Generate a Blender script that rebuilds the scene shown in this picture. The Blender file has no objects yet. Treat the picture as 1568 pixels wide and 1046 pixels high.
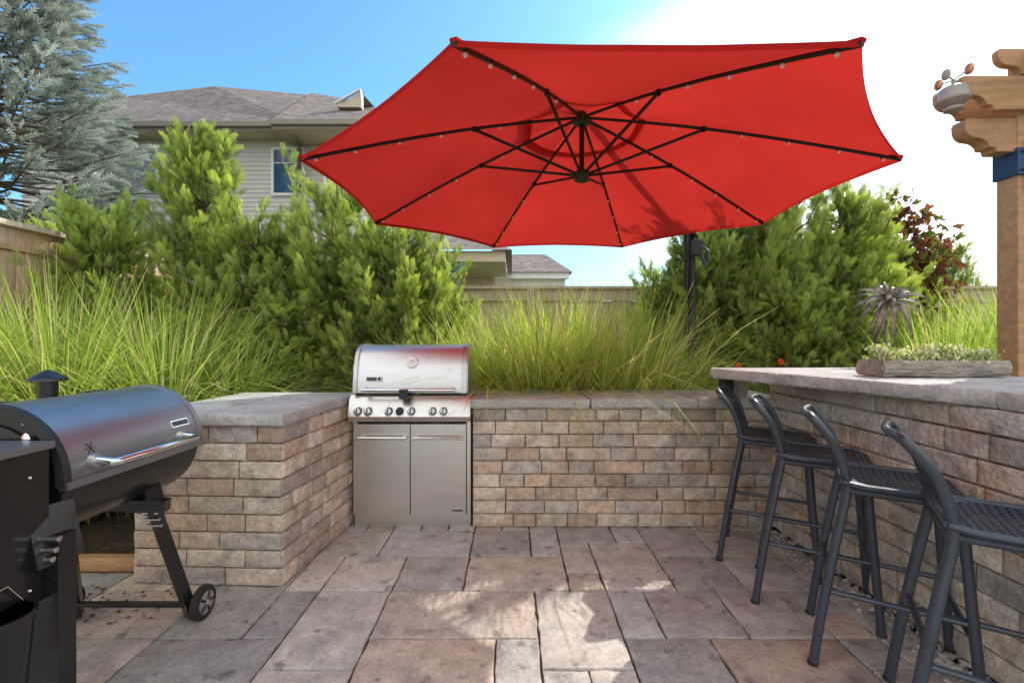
import bpy, math, random
import numpy as np
from mathutils import Vector, Matrix, noise
R=random.Random(7)
NR=np.random.default_rng(11)
sc=bpy.context.scene
sc.view_settings.view_transform='Standard'
sc.view_settings.look='None'
sc.view_settings.exposure=0

# ------------------------------------------------------------ materials
def mk(name,base=(.5,.5,.5),rough=.6,metal=0.0,attr=False,ns=((8,.25),),bump=None,stretch=None,spec=.5,coat=0,bump2=None,tint=None):
    m=bpy.data.materials.new(name); m.use_nodes=True
    nt=m.node_tree; N=nt.nodes; L=nt.links
    p=N['Principled BSDF']
    p.inputs['Roughness'].default_value=rough
    p.inputs['Metallic'].default_value=metal
    p.inputs['Specular IOR Level'].default_value=spec
    p.inputs['Coat Weight'].default_value=coat
    tc=N.new('ShaderNodeTexCoord'); src=tc.outputs['Object']
    if stretch:
        mp=N.new('ShaderNodeMapping'); mp.inputs['Scale'].default_value=stretch
        L.new(src,mp.inputs['Vector']); src=mp.outputs['Vector']
    if attr:
        a=N.new('ShaderNodeAttribute'); a.attribute_name='Col'; col=a.outputs['Color']
    else:
        a=N.new('ShaderNodeRGB'); a.outputs[0].default_value=(*base,1); col=a.outputs[0]
    for (s,lo,hi,mx,tcx) in (tint or ()):
        n=N.new('ShaderNodeTexNoise'); n.inputs['Scale'].default_value=s; n.inputs['Detail'].default_value=3
        L.new(src,n.inputs['Vector'])
        mr=N.new('ShaderNodeMapRange'); mr.inputs[1].default_value=lo; mr.inputs[2].default_value=hi
        mr.inputs[3].default_value=0; mr.inputs[4].default_value=mx
        L.new(n.outputs[0],mr.inputs[0])
        mx_=N.new('ShaderNodeMix'); mx_.data_type='RGBA'; L.new(mr.outputs[0],mx_.inputs[0]); L.new(col,mx_.inputs[6]); mx_.inputs[7].default_value=(*tcx,1); col=mx_.outputs[2]
    for (s,amt) in (ns or ()):
        n=N.new('ShaderNodeTexNoise'); n.inputs['Scale'].default_value=s; n.inputs['Detail'].default_value=2
        n.inputs['Roughness'].default_value=.65
        L.new(src,n.inputs['Vector'])
        mr=N.new('ShaderNodeMapRange'); mr.inputs[1].default_value=.3; mr.inputs[2].default_value=.7
        mr.inputs[3].default_value=1-amt; mr.inputs[4].default_value=1+amt
        L.new(n.outputs[0],mr.inputs[0])
        vm=N.new('ShaderNodeVectorMath'); vm.operation='SCALE'
        L.new(col,vm.inputs[0]); L.new(mr.outputs[0],vm.inputs['Scale']); col=vm.outputs[0]
    L.new(col,p.inputs['Base Color'])
    prev=None
    for bb in (bump,bump2):
        if bb:
            s,st,d=bb
            n=N.new('ShaderNodeTexNoise'); n.inputs['Scale'].default_value=s; n.inputs['Detail'].default_value=2
            L.new(src,n.inputs['Vector'])
            b=N.new('ShaderNodeBump'); b.inputs['Strength'].default_value=st; b.inputs['Distance'].default_value=d
            L.new(n.outputs[0],b.inputs['Height'])
            if prev: L.new(prev,b.inputs['Normal'])
            prev=b.outputs[0]
    if prev: L.new(prev,p.inputs['Normal'])
    return m

def leafmat(name,tr=.4,tm=(1.5,1.45,.7)):
    m=bpy.data.materials.new(name); m.use_nodes=True
    nt=m.node_tree; N=nt.nodes; L=nt.links
    N.remove(N['Principled BSDF']); out=N['Material Output']
    a=N.new('ShaderNodeAttribute'); a.attribute_name='Col'
    d=N.new('ShaderNodeBsdfDiffuse'); t=N.new('ShaderNodeBsdfTranslucent')
    vm=N.new('ShaderNodeVectorMath'); vm.operation='MULTIPLY'; vm.inputs[1].default_value=tm
    L.new(a.outputs['Color'],d.inputs['Color']); L.new(a.outputs['Color'],vm.inputs[0]); L.new(vm.outputs[0],t.inputs['Color'])
    m1=N.new('ShaderNodeMixShader'); m1.inputs[0].default_value=tr
    L.new(d.outputs[0],m1.inputs[1]); L.new(t.outputs[0],m1.inputs[2])
    L.new(m1.outputs[0],out.inputs['Surface'])
    return m

M={}
M['block']=mk('split_stone',attr=True,rough=.9,ns=((14,.2),(60,.2)),bump=(45,.8,.012),tint=((5,.50,.72,.5,(.55,.34,.20)),(8,.55,.74,.5,(.18,.15,.13))))
M['slab']=mk('slab_stone',attr=True,rough=.8,ns=((6,.18),(50,.18)),bump=(60,.6,.008),tint=((5,.55,.75,.4,(.24,.22,.20)),))
M['paver']=mk('paver_stone',attr=True,rough=.7,ns=((9,.2),(60,.17)),bump=(22,.7,.008),tint=((2.2,.56,.78,.30,(.50,.39,.29)),(3.2,.52,.66,.5,(.27,.25,.235)),(11,.60,.70,.65,(.12,.105,.095))))
M['core']=mk('mortar_core',(.09,.075,.06),.95,ns=None)
M['joint']=mk('joint_sand',(.05,.042,.035),.95,ns=((60,.3),))
M['mulch']=mk('mulch',(.075,.05,.035),.95,ns=((25,.5),),bump=(60,1,.03))
M['ground']=mk('lawn_ground',(.07,.10,.03),.95,ns=((3,.4),(40,.4)))
M['steel']=mk('stainless',(.74,.71,.66),.30,1.0,ns=((3,.06),),stretch=(1.5,1.5,120))
M['lidsteel']=mk('stainless_lid',(.72,.71,.69),.44,1.0,ns=((3,.05),),stretch=(1.5,60,60))
M['steelh']=mk('stainless_handle',(.76,.75,.73),.18,1.0,ns=None)
M['alum']=mk('cast_aluminium',(.55,.55,.55),.4,.9,ns=((30,.1),))
M['black']=mk('black_enamel',(.012,.012,.013),.30,0,ns=None,coat=.2)
M['blackm']=mk('black_matte',(.02,.02,.022),.55,0,ns=((20,.2),))
M['rubber']=mk('rubber',(.02,.02,.02),.8,0,ns=None)
M['smlid']=mk('smoker_lid_steel',(.30,.31,.34),.38,.85,ns=((5,.12),),stretch=(1,.3,1))
M['stool']=mk('stool_paint',(.036,.045,.062),.36,0,ns=((12,.15),),spec=.6)
M['rib']=mk('umbrella_frame',(.015,.013,.013),.45,.2,ns=None)
M['hub']=mk('umbrella_hub',(.02,.05,.035),.5,0,ns=None)
M['bulb']=mk('led_bulb',(.85,.83,.8),.3,0,ns=None)
M['wood']=mk('cedar_wood',(.46,.26,.13),.65,ns=((4,.2),(30,.18)),stretch=(1,6,6))
M['fence']=mk('fence_wood',attr=True,rough=.85,ns=((4,.2),(25,.2)),stretch=(8,8,1))
M['siding']=mk('vinyl_siding',(.64,.61,.58),.6,ns=((1,.04),))
M['white']=mk('white_trim',(.8,.8,.79),.5,ns=None)
M['eave']=mk('tan_fascia',(.27,.235,.19),.55,ns=((4,.05),))
M['soffit']=mk('soffit',(.55,.46,.32),.6,ns=None)
M['glass']=mk('window_glass',(.02,.08,.16),.08,0,ns=None,spec=.6)
M['teal']=mk('teal_paint',(.03,.13,.20),.5,ns=None)
M['blue']=mk('blue_steel',(.03,.07,.16),.4,.3,ns=None)
M['bark']=mk('bark',(.12,.085,.06),.9,ns=((12,.4),))
M['leaf']=leafmat('foliage',.42)
M['grass']=leafmat('grass_blade',.45,(1.4,1.35,.7))
M['needle']=leafmat('needles',.25,(1.1,1.1,1.0))
M['petal']=leafmat('petals',.3)
M['bronze']=mk('patina_metal',(.30,.255,.21),.42,.7,ns=((20,.4),))
M['trough']=mk('stone_trough',(.34,.30,.25),.9,ns=((8,.3),(50,.2)),bump=(25,1,.02),stretch=(.6,2,3))
M['copper']=mk('copper',(.6,.27,.13),.35,.8,ns=None)
M['beige']=mk('weathered_plastic',(.36,.32,.28),.5,0,ns=None)
M['pebble']=mk('pebble',attr=True,rough=.7,ns=None)
M['red']=mk('red_plastic',(.5,.02,.015),.4,ns=None)
M['dark']=mk('dark_badge',(.03,.04,.05),.3,.3,ns=None)
def shingles(name,c,c2):
    m=bpy.data.materials.new(name); m.use_nodes=True; nt=m.node_tree;N=nt.nodes;L=nt.links
    p=N['Principled BSDF']; p.inputs['Roughness'].default_value=.95
    tc=N.new('ShaderNodeTexCoord'); mp=N.new('ShaderNodeMapping'); mp.inputs['Scale'].default_value=(1,1,1.7)
    L.new(tc.outputs['Object'],mp.inputs[0])
    sx=N.new('ShaderNodeSeparateXYZ'); L.new(mp.outputs[0],sx.inputs[0])
    cx=N.new('ShaderNodeCombineXYZ'); L.new(sx.outputs[0],cx.inputs[0]); L.new(sx.outputs[2],cx.inputs[1])
    b=N.new('ShaderNodeTexBrick'); b.inputs['Scale'].default_value=1.6; b.inputs['Color1'].default_value=(*c,1); b.inputs['Color2'].default_value=(*c2,1)
    b.inputs['Mortar'].default_value=(c[0]*.5,c[1]*.5,c[2]*.5,1); b.inputs['Mortar Size'].default_value=.012
    b.inputs['Row Height'].default_value=.25; b.inputs['Brick Width'].default_value=.5
    L.new(cx.outputs[0],b.inputs['Vector'])
    n=N.new('ShaderNodeTexNoise'); n.inputs['Scale'].default_value=5; n.inputs['Detail'].default_value=5
    L.new(tc.outputs['Object'],n.inputs['Vector'])
    mr=N.new('ShaderNodeMapRange'); mr.inputs[1].default_value=.3;mr.inputs[2].default_value=.7; mr.inputs[3].default_value=.6; mr.inputs[4].default_value=1.35
    L.new(n.outputs[0],mr.inputs[0])
    vm=N.new('ShaderNodeVectorMath'); vm.operation='SCALE'; L.new(b.outputs[0],vm.inputs[0]); L.new(mr.outputs[0],vm.inputs['Scale'])
    L.new(vm.outputs[0],p.inputs['Base Color'])
    return m
M['roof']=shingles('roof_shingles',(.16,.13,.115),(.23,.19,.17))
def fabric():
    m=bpy.data.materials.new('canopy_fabric'); m.use_nodes=True; nt=m.node_tree;N=nt.nodes;L=nt.links
    N.remove(N['Principled BSDF']); out=N['Material Output']
    d=N.new('ShaderNodeBsdfDiffuse'); d.inputs[0].default_value=(.48,.025,.021,1)
    t=N.new('ShaderNodeBsdfTranslucent'); t.inputs[0].default_value=(.60,.034,.025,1)
    tc=N.new('ShaderNodeTexCoord'); n=N.new('ShaderNodeTexNoise'); n.inputs['Scale'].default_value=1.6; n.inputs['Detail'].default_value=2; L.new(tc.outputs['Object'],n.inputs['Vector'])
    mr=N.new('ShaderNodeMapRange'); mr.inputs[1].default_value=.3; mr.inputs[2].default_value=.7; mr.inputs[3].default_value=.33; mr.inputs[4].default_value=.43; L.new(n.outputs[0],mr.inputs[0])
    x=N.new('ShaderNodeMixShader'); L.new(mr.outputs[0],x.inputs[0])
    L.new(d.outputs[0],x.inputs[1]); L.new(t.outputs[0],x.inputs[2]); L.new(x.outputs[0],out.inputs['Surface'])
    return m
M['fabric']=fabric()

# ------------------------------------------------------------ builder
class B:
    def __init__(s): s.v=[];s.f=[];s.m=[];s.c=[];s.mats=[]
    def mi(s,k):
        if k not in s.mats: s.mats.append(k)
        return s.mats.index(k)
    def add(s,vs,fs,mat,col=(1,1,1)):
        o=len(s.v); s.v+= [tuple(p) for p in vs]; s.c+=[tuple(col[:3])+(1,)]*len(vs)
        i=s.mi(mat)
        for f in fs: s.f.append(tuple(o+k for k in f)); s.m.append(i)
    def box(s,x0,x1,y0,y1,z0,z1,mat,col=(1,1,1),T=None):
        vs=[Vector((x,y,z)) for x in (x0,x1) for y in (y0,y1) for z in (z0,z1)]
        if T is not None: vs=[T@p for p in vs]
        s.add(vs,[(0,1,3,2),(4,6,7,5),(0,4,5,1),(2,3,7,6),(0,2,6,4),(1,5,7,3)],mat,col)
    def beam(s,p0,p1,w,h,mat,col=(1,1,1),up=(0,0,1)):
        p0=Vector(p0);p1=Vector(p1);d=(p1-p0).normalized();u=Vector(up)
        if abs(d.dot(u))>.98:u=Vector((0,1,0))
        a=d.cross(u).normalized();b=a.cross(d)
        vs=[p+a*i*w/2+b*j*h/2 for p in (p0,p1) for i,j in ((-1,-1),(1,-1),(1,1),(-1,1))]
        s.add(vs,[(3,2,1,0),(4,5,6,7),(0,1,5,4),(1,2,6,5),(2,3,7,6),(3,0,4,7)],mat,col)
    def tube(s,pts,r,mat,n=10,col=(1,1,1),sx=1.0):
        pts=[Vector(p) for p in pts]; k=len(pts)
        rs=r if isinstance(r,(list,tuple)) else [r]*k
        vs=[];fs=[];prev=None
        for i,p in enumerate(pts):
            d=(pts[min(i+1,k-1)]-pts[max(i-1,0)]).normalized()
            if prev is None:
                a=Vector((0,0,1)) if abs(d.z)<.9 else Vector((0,1,0))
                a=(a-d*a.dot(d)).normalized()
            else: a=(prev-d*prev.dot(d)).normalized()
            prev=a;b=d.cross(a)
            for j in range(n):
                t=2*math.pi*j/n; vs.append(p+(a*math.cos(t)+b*math.sin(t)*sx)*rs[i])
        for i in range(k-1):
            for j in range(n):
                j2=(j+1)%n; fs.append((i*n+j,i*n+j2,(i+1)*n+j2,(i+1)*n+j))
        fs.append(tuple(range(n-1,-1,-1))); fs.append(tuple((k-1)*n+j for j in range(n)))
        s.add(vs,fs,mat,col)
    def lathe(s,c,prof,mat,n=20,axis=(0,0,1),col=(1,1,1)):
        c=Vector(c);ax=Vector(axis).normalized()
        s.tube([c+ax*z for r,z in prof],[max(r,.0005) for r,z in prof],mat,n,col)
    def sphere(s,c,r,mat,n=8,col=(1,1,1),sc=(1,1,1)):
        vs=[];fs=[];c=Vector(c);h=max(4,n//2)
        for i in range(h+1):
            a=math.pi*i/h
            for j in range(n):
                t=2*math.pi*j/n
                vs.append(c+Vector((math.sin(a)*math.cos(t)*sc[0],math.sin(a)*math.sin(t)*sc[1],math.cos(a)*sc[2]))*r)
        for i in range(h):
            for j in range(n):
                j2=(j+1)%n; fs.append((i*n+j,(i+1)*n+j,(i+1)*n+j2,i*n+j2))
        s.add(vs,fs,mat,col)
    def prism(s,poly,axis,a,b,mat,col=(1,1,1)):
        def P(u,v,w):
            return {'x':(w,u,v),'y':(u,w,v),'z':(u,v,w)}[axis]
        n=len(poly)
        vs=[P(u,v,a) for u,v in poly]+[P(u,v,b) for u,v in poly]
        fs=[tuple(range(n)),tuple(range(2*n-1,n-1,-1))]+[(i,i+n,(i+1)%n+n,(i+1)%n) for i in range(n)]
        s.add(vs,fs,mat,col)
    def grid(s,P,nu,nv,mat,col=(1,1,1)):
        vs=[P(i/nu,j/nv) for i in range(nu+1) for j in range(nv+1)]
        w=nv+1
        fs=[(i*w+j,(i+1)*w+j,(i+1)*w+j+1,i*w+j+1) for i in range(nu) for j in range(nv)]
        s.add(vs,fs,mat,col)
    def lattice(s,P,nu,nv,mat,h=.27):
        for i in range(nu):
            for j in range(nv):
                a0,a1,b0,b1=i/nu,(i+1)/nu,j/nv,(j+1)/nv
                if i in(0,nu-1) or j in(0,nv-1):
                    s.add([P(a0,b0),P(a1,b0),P(a1,b1),P(a0,b1)],[(0,1,2,3)],mat);continue
                ca,cb=(a0+a1)/2,(b0+b1)/2
                q=lambda da,db:P(ca+da/nu,cb+db/nv)
                o=[q(-.5,-.5),q(.5,-.5),q(.5,.5),q(-.5,.5)]; e=[q(-h,-h),q(h,-h),q(h,h),q(-h,h)]
                s.add(o+e,[(0,1,5,4),(1,2,6,5),(2,3,7,6),(3,0,4,7)],mat)
    def obj(s,name,bevel=0,smooth=True,seg=2,parent=None,fixn=True):
        me=bpy.data.meshes.new(name); me.from_pydata(s.v,[],s.f)
        for k in s.mats: me.materials.append(M[k])
        me.polygons.foreach_set('material_index',s.m)
        ca=me.color_attributes.new('Col','FLOAT_COLOR','POINT')
        ca.data.foreach_set('color',np.array(s.c,dtype=np.float32).ravel())
        if fixn:
            import bmesh
            bm=bmesh.new();bm.from_mesh(me);bmesh.ops.recalc_face_normals(bm,faces=bm.faces);bm.to_mesh(me);bm.free()
        if smooth:
            me.polygons.foreach_set('use_smooth',[True]*len(me.polygons))
            me.set_sharp_from_angle(angle=math.radians(35))
        ob=bpy.data.objects.new(name,me); sc.collection.objects.link(ob)
        if bevel:
            md=ob.modifiers.new('b','BEVEL'); md.width=bevel; md.segments=seg; md.limit_method='ANGLE'; md.angle_limit=math.radians(40)
        if parent: ob.parent=parent
        return ob
def empty(name,loc=(0,0,0)):
    e=bpy.data.objects.new(name,None); sc.collection.objects.link(e); e.location=loc; return e

def mesh_np(name,V,F,C,mats,mi=None):
    me=bpy.data.meshes.new(name)
    V=np.asarray(V,np.float32);F=np.asarray(F,np.int32)
    me.vertices.add(len(V)); me.vertices.foreach_set('co',V.ravel())
    me.loops.add(F.size); me.loops.foreach_set('vertex_index',F.ravel())
    me.polygons.add(len(F)); me.polygons.foreach_set('loop_start',np.arange(0,F.size,4,dtype=np.int32))
    me.polygons.foreach_set('loop_total',np.full(len(F),4,np.int32))
    for k in mats: me.materials.append(M[k])
    if mi is not None: me.polygons.foreach_set('material_index',np.asarray(mi,np.int32))
    me.update(calc_edges=True); me.validate()
    ca=me.color_attributes.new('Col','FLOAT_COLOR','POINT')
    C=np.concatenate([np.asarray(C,np.float32),np.ones((len(C),1),np.float32)],1)
    ca.data.foreach_set('color',C.ravel())
    return me
def scatter(T,TC,P,D,S,col,roll=None):
    n=len(P); D=D/np.linalg.norm(D,axis=1,keepdims=True)
    up=NR.normal(size=(n,3)) if roll is None else roll
    A=np.cross(D,up); A/=np.linalg.norm(A,axis=1,keepdims=True)+1e-9
    Nn=np.cross(A,D)
    t=T.reshape(-1,3)
    V=P[:,None,:]+S[:,None,None]*(t[None,:,0,None]*D[:,None,:]+t[None,:,1,None]*A[:,None,:]+t[None,:,2,None]*Nn[:,None,:])
    k=len(t)
    C=col(TC.reshape(-1))
    F=np.arange(n*k).reshape(-1,4)
    return V.reshape(-1,3),F,C.reshape(-1,3)
def leafquad(p,d,l,w):
    p=np.array(p,float);d=np.array(d,float);d/=np.linalg.norm(d)
    s=np.cross(d,[0,0,1]); 
    if np.linalg.norm(s)<.1: s=np.array([0,1.,0])
    s/=np.linalg.norm(s)
    return [p,p+d*l*.45+s*w/2,p+d*l,p+d*l*.45-s*w/2]
def join_parts(name,parts,mats):
    V=[];F=[];C=[];mi=[];o=0
    for v,f,c,m in parts:
        V.append(v);F.append(np.asarray(f)+o);C.append(c);mi.append(np.full(len(f),m));o+=len(v)
    return mesh_np(name,np.concatenate(V),np.concatenate(F),np.concatenate(C),mats,np.concatenate(mi))
def sticks(segs,n=5,col=(.12,.085,.06)):
    V=[];F=[];o=0
    for p0,p1,r0,r1 in segs:
        p0=np.array(p0,float);p1=np.array(p1,float);d=p1-p0;d/=np.linalg.norm(d)+1e-9
        a=np.cross(d,[.3,.2,1] if abs(d[2])<.9 else [1,0,0]);a/=np.linalg.norm(a);b=np.cross(d,a)
        for p,r in((p0,r0),(p1,r1)):
            for j in range(n):
                t=2*math.pi*j/n;V.append(p+r*(a*math.cos(t)+b*math.sin(t)))
        for j in range(n):
            F.append((o+j,o+(j+1)%n,o+n+(j+1)%n,o+n+j))
        o+=2*n
    V=np.array(V);return V,np.array(F),np.tile(np.array(col),(len(V),1))
def inst(me,name,loc,rz=0,s=(1,1,1)):
    ob=bpy.data.objects.new(name,me); sc.collection.objects.link(ob)
    ob.location=loc; ob.rotation_euler=(0,0,rz); ob.scale=s if isinstance(s,tuple) else (s,s,s); return ob

# ------------------------------------------------------------ camera / light / world
cam=bpy.data.cameras.new('camera'); co=bpy.data.objects.new('camera',cam); sc.collection.objects.link(co)
cam.sensor_width=36; cam.lens=15.84; cam.clip_end=2000; cam.clip_start=.05
co.location=(0,0,1.33); co.rotation_euler=(math.radians(90),0,0); sc.camera=co
cam.shift_y=-.002
sd=Vector((.92,.74,1.0)).normalized()
el=math.asin(sd.z); az=math.atan2(sd.x,sd.y)
su=bpy.data.lights.new('sun','SUN'); su.energy=5; su.angle=math.radians(.5); su.color=(1,.95,.86)
so=bpy.data.objects.new('sun',su); sc.collection.objects.link(so); so.rotation_euler=sd.to_track_quat('Z','Y').to_euler(); so.location=(5,3,8)
w=bpy.data.worlds.new('World'); sc.world=w; w.use_nodes=True
N=w.node_tree.nodes;L=w.node_tree.links
bg=N['Background']; bg.inputs[1].default_value=.15
sk=N.new('ShaderNodeTexSky'); sk.sky_type='NISHITA'; sk.sun_disc=False; sk.sun_elevation=el; sk.sun_rotation=az
sk.air_density=1.0; sk.dust_density=1.0; sk.ozone_density=2.0
vm=N.new('ShaderNodeVectorMath'); vm.operation='MULTIPLY'; vm.inputs[1].default_value=(1.1,1.8,2.05)
L.new(sk.outputs[0],vm.inputs[0])
tc=N.new('ShaderNodeTexCoord')
mp=N.new('ShaderNodeMapping'); mp.inputs['Scale'].default_value=(1,1,2.2); L.new(tc.outputs['Generated'],mp.inputs[0])
nz_=N.new('ShaderNodeTexNoise'); nz_.inputs['Scale'].default_value=2.2; nz_.inputs['Detail'].default_value=5; L.new(mp.outputs[0],nz_.inputs['Vector'])
dt=N.new('ShaderNodeVectorMath'); dt.operation='DOT_PRODUCT'; dt.inputs[1].default_value=(.15,-1,.1); L.new(tc.outputs['Generated'],dt.inputs[0])  # unseen bright cloud bank behind the camera, added as neutral fill light
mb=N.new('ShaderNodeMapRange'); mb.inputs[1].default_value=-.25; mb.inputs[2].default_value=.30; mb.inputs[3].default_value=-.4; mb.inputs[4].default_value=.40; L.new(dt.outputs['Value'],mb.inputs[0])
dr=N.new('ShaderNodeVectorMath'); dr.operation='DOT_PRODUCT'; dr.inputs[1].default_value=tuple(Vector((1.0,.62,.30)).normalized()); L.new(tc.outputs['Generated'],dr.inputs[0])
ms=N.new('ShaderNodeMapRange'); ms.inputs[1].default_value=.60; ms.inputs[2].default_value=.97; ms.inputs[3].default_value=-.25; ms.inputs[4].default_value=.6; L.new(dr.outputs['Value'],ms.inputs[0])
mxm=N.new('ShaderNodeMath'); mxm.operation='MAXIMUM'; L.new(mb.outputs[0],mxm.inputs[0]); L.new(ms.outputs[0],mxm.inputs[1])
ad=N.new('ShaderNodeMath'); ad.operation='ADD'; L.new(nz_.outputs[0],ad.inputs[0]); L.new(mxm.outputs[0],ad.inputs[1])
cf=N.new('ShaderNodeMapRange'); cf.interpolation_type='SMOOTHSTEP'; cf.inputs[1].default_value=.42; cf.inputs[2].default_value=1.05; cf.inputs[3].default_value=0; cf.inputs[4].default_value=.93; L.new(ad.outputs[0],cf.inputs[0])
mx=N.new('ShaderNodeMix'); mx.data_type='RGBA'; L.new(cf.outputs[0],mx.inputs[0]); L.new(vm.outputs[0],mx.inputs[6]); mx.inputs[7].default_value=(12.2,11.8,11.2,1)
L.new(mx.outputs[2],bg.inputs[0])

# ------------------------------------------------------------ ground
b=B(); b.add([(-300,-300,-.05),(300,-300,-.05),(300,600,-.05),(-300,600,-.05)],[(0,1,2,3)],'ground'); b.obj('ground',smooth=False)
b=B(); b.add([(-7,-4,-.03),(8,-4,-.03),(8,6.3,-.03),(-7,6.3,-.03)],[(0,1,2,3)],'mulch'); b.obj('mulch_bed',smooth=False)
b=B()
cs=.19; X0,X1,Y0,Y1=-4.63,1.64,-1.6,3.34
nx=int((X1-X0)/cs)+1; ny=int((Y1-Y0)/cs)+1
occ=[[False]*ny for _ in range(nx)]
pal=[(.47,.44,.40),(.43,.405,.375),(.51,.47,.42),(.37,.355,.34),(.49,.415,.35),(.53,.495,.445),(.41,.395,.38),(.49,.39,.32),(.44,.415,.39)]
for j in range(ny):
    for i in range(nx):
        if occ[i][j]: continue
        opts=[(3,2)]*5+[(2,2)]*3+[(2,3)]*2+[(1,2)]*1+[(4,2)]+[(1,1)]
        R.shuffle(opts); opts+=[(2,1),(1,1)]
        for (a,c) in opts:
            if i+a>nx or j+c>ny: continue
            if all(not occ[i+p][j+q] for p in range(a) for q in range(c)): break
        for p in range(a):
            for q in range(c): occ[i+p][j+q]=True
        x0=X0+i*cs+.004;x1=X0+(i+a)*cs-.004;y0=Y0+j*cs+.004;y1=Y0+(j+c)*cs-.004
        if (x0+x1)/2<-2.05 and y1>2.62: continue
        col=R.choice(pal);k=R.uniform(.80,1.12);col=tuple(q*k for q in col)
        dz=R.uniform(-.002,.002); tx=R.uniform(-.005,.005); ty=R.uniform(-.005,.005)
        n=10; per=[]
        for t in range(n): per.append((x0+(x1-x0)*t/n,y0))
        for t in range(n): per.append((x1,y0+(y1-y0)*t/n))
        for t in range(n): per.append((x1-(x1-x0)*t/n,y1))
        for t in range(n): per.append((x0,y1-(y1-y0)*t/n))
        cx,cy=(x0+x1)/2,(y0+y1)/2
        def jit(x,y,ins):
            q=noise.noise(Vector((x*18,y*18,i*3.1+j)))*.008
            dx=(cx-x);dy=(cy-y);l=math.hypot(dx,dy)+1e-6
            return x+dx/l*(ins+q),y+dy/l*(ins+q)
        m=len(per);vs=[]
        for ins,z in((0,-.028),(.0,-.007),(.004,-.0015),(.013,0)):
            for (x,y) in per:
                u,v2=jit(x,y,ins); vs.append((u,v2,z+dz+((tx*(x-cx)+ty*(y-cy)) if z>-.02 else 0)))
        fs=[(r*m+t,r*m+(t+1)%m,(r+1)*m+(t+1)%m,(r+1)*m+t) for r in range(3) for t in range(m)]
        fs.append(tuple(3*m+t for t in range(m)))
        b.add(vs,fs,'paver',col)
b.box(-4.6,1.70,-1.6,2.6,-.029,-.012,'joint'); b.box(-2.05,1.70,2.6,3.4,-.029,-.012,'joint')
b.obj('paver_patio',fixn=False)
b=B(); b.box(-4.6,-2.1,2.63,2.70,-.03,.05,'wood'); b.obj('timber_edging',bevel=.006)
b=B()
for _ in range(1500):
    x=R.uniform(1.69,1.93);y=R.uniform(.3,3.15);r=R.uniform(.007,.015)
    g=R.uniform(.2,.55); b.sphere((x,y,-.012+R.random()*.016),r,'pebble',6,(g,g*.93,g*.85),(1,R.uniform(.7,1.3),.7))
b.obj('pebble_strip')

# ------------------------------------------------------------ stone walls
bp=[(.54,.44,.34),(.50,.43,.36),(.60,.51,.40),(.52,.39,.29),(.41,.35,.30),(.64,.56,.46),(.56,.47,.38),(.49,.38,.29),(.54,.48,.41),(.45,.40,.36)]
bpg=[(.52,.46,.39),(.48,.43,.38),(.56,.50,.42),(.50,.42,.34),(.43,.39,.35),(.60,.54,.46),(.46,.43,.39)]
def stone_face(b,p0,p1,z0,z1,ch,depth=.09,palette=bp,lmin=.15,lmax=.36):
    p0=Vector((*p0,0));p1=Vector((*p1,0));d=(p1-p0);Lw=d.length;d.normalize();nrm=Vector((d.y,-d.x,0))
    nc=max(1,round((z1-z0)/ch));h=(z1-z0)/nc
    for r in range(nc):
        u=0
        while u<Lw-.001:
            l=R.uniform(lmin,lmax)
            if u==0: l*=R.uniform(.5,1)
            if Lw-u-l<.12: l=Lw-u
            col=R.choice(palette);k=R.uniform(.78,1.12);col=tuple(q*k for q in col)
            a0=u+.0028;a1=u+l-.0028;c0=z0+r*h+.0028;c1=z0+(r+1)*h-.0028
            nu=max(3,int((a1-a0)/.022));off=R.uniform(0,.009);sd_=R.uniform(0,100)
            vs=[];us=[0,.006/(a1-a0)]+[(t+.5)/(nu) for t in range(nu)]+[1-.006/(a1-a0),1]
            us=sorted(set(us)); zs=[0,.08,.3,.5,.7,.92,1]
            for uu in us:
                for zz in zs:
                    edge=min(min(uu,1-uu)*(a1-a0),min(zz,1-zz)*(c1-c0))
                    e=min(1,edge/.009)
                    P=p0+d*(a0+(a1-a0)*uu);Z=c0+(c1-c0)*zz
                    dsp=.001+e*(.006+off+.009*noise.noise(Vector((P.x*22+sd_,P.y*22,Z*26)))+.005*noise.noise(Vector((P.x*70,P.y*70+sd_,Z*70))))
                    vs.append(P+nrm*dsp+Vector((0,0,Z)))
            nu2=len(us);nz2=len(zs)
            fs=[(i*nz2+j,(i+1)*nz2+j,(i+1)*nz2+j+1,i*nz2+j+1) for i in range(nu2-1) for j in range(nz2-1)]
            per=[i*nz2 for i in range(nu2)]+[(nu2-1)*nz2+j for j in range(1,nz2)]+[i*nz2+nz2-1 for i in range(nu2-2,-1,-1)]+[j for j in range(nz2-2,0,-1)]
            o=len(vs)
            for q in per: vs.append(vs[q]-nrm*depth)
            n=len(per)
            fs+=[(per[(t+1)%n],per[t],o+t,o+(t+1)%n) for t in range(n)]
            b.add(vs,fs,'block',col); u+=l
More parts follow.
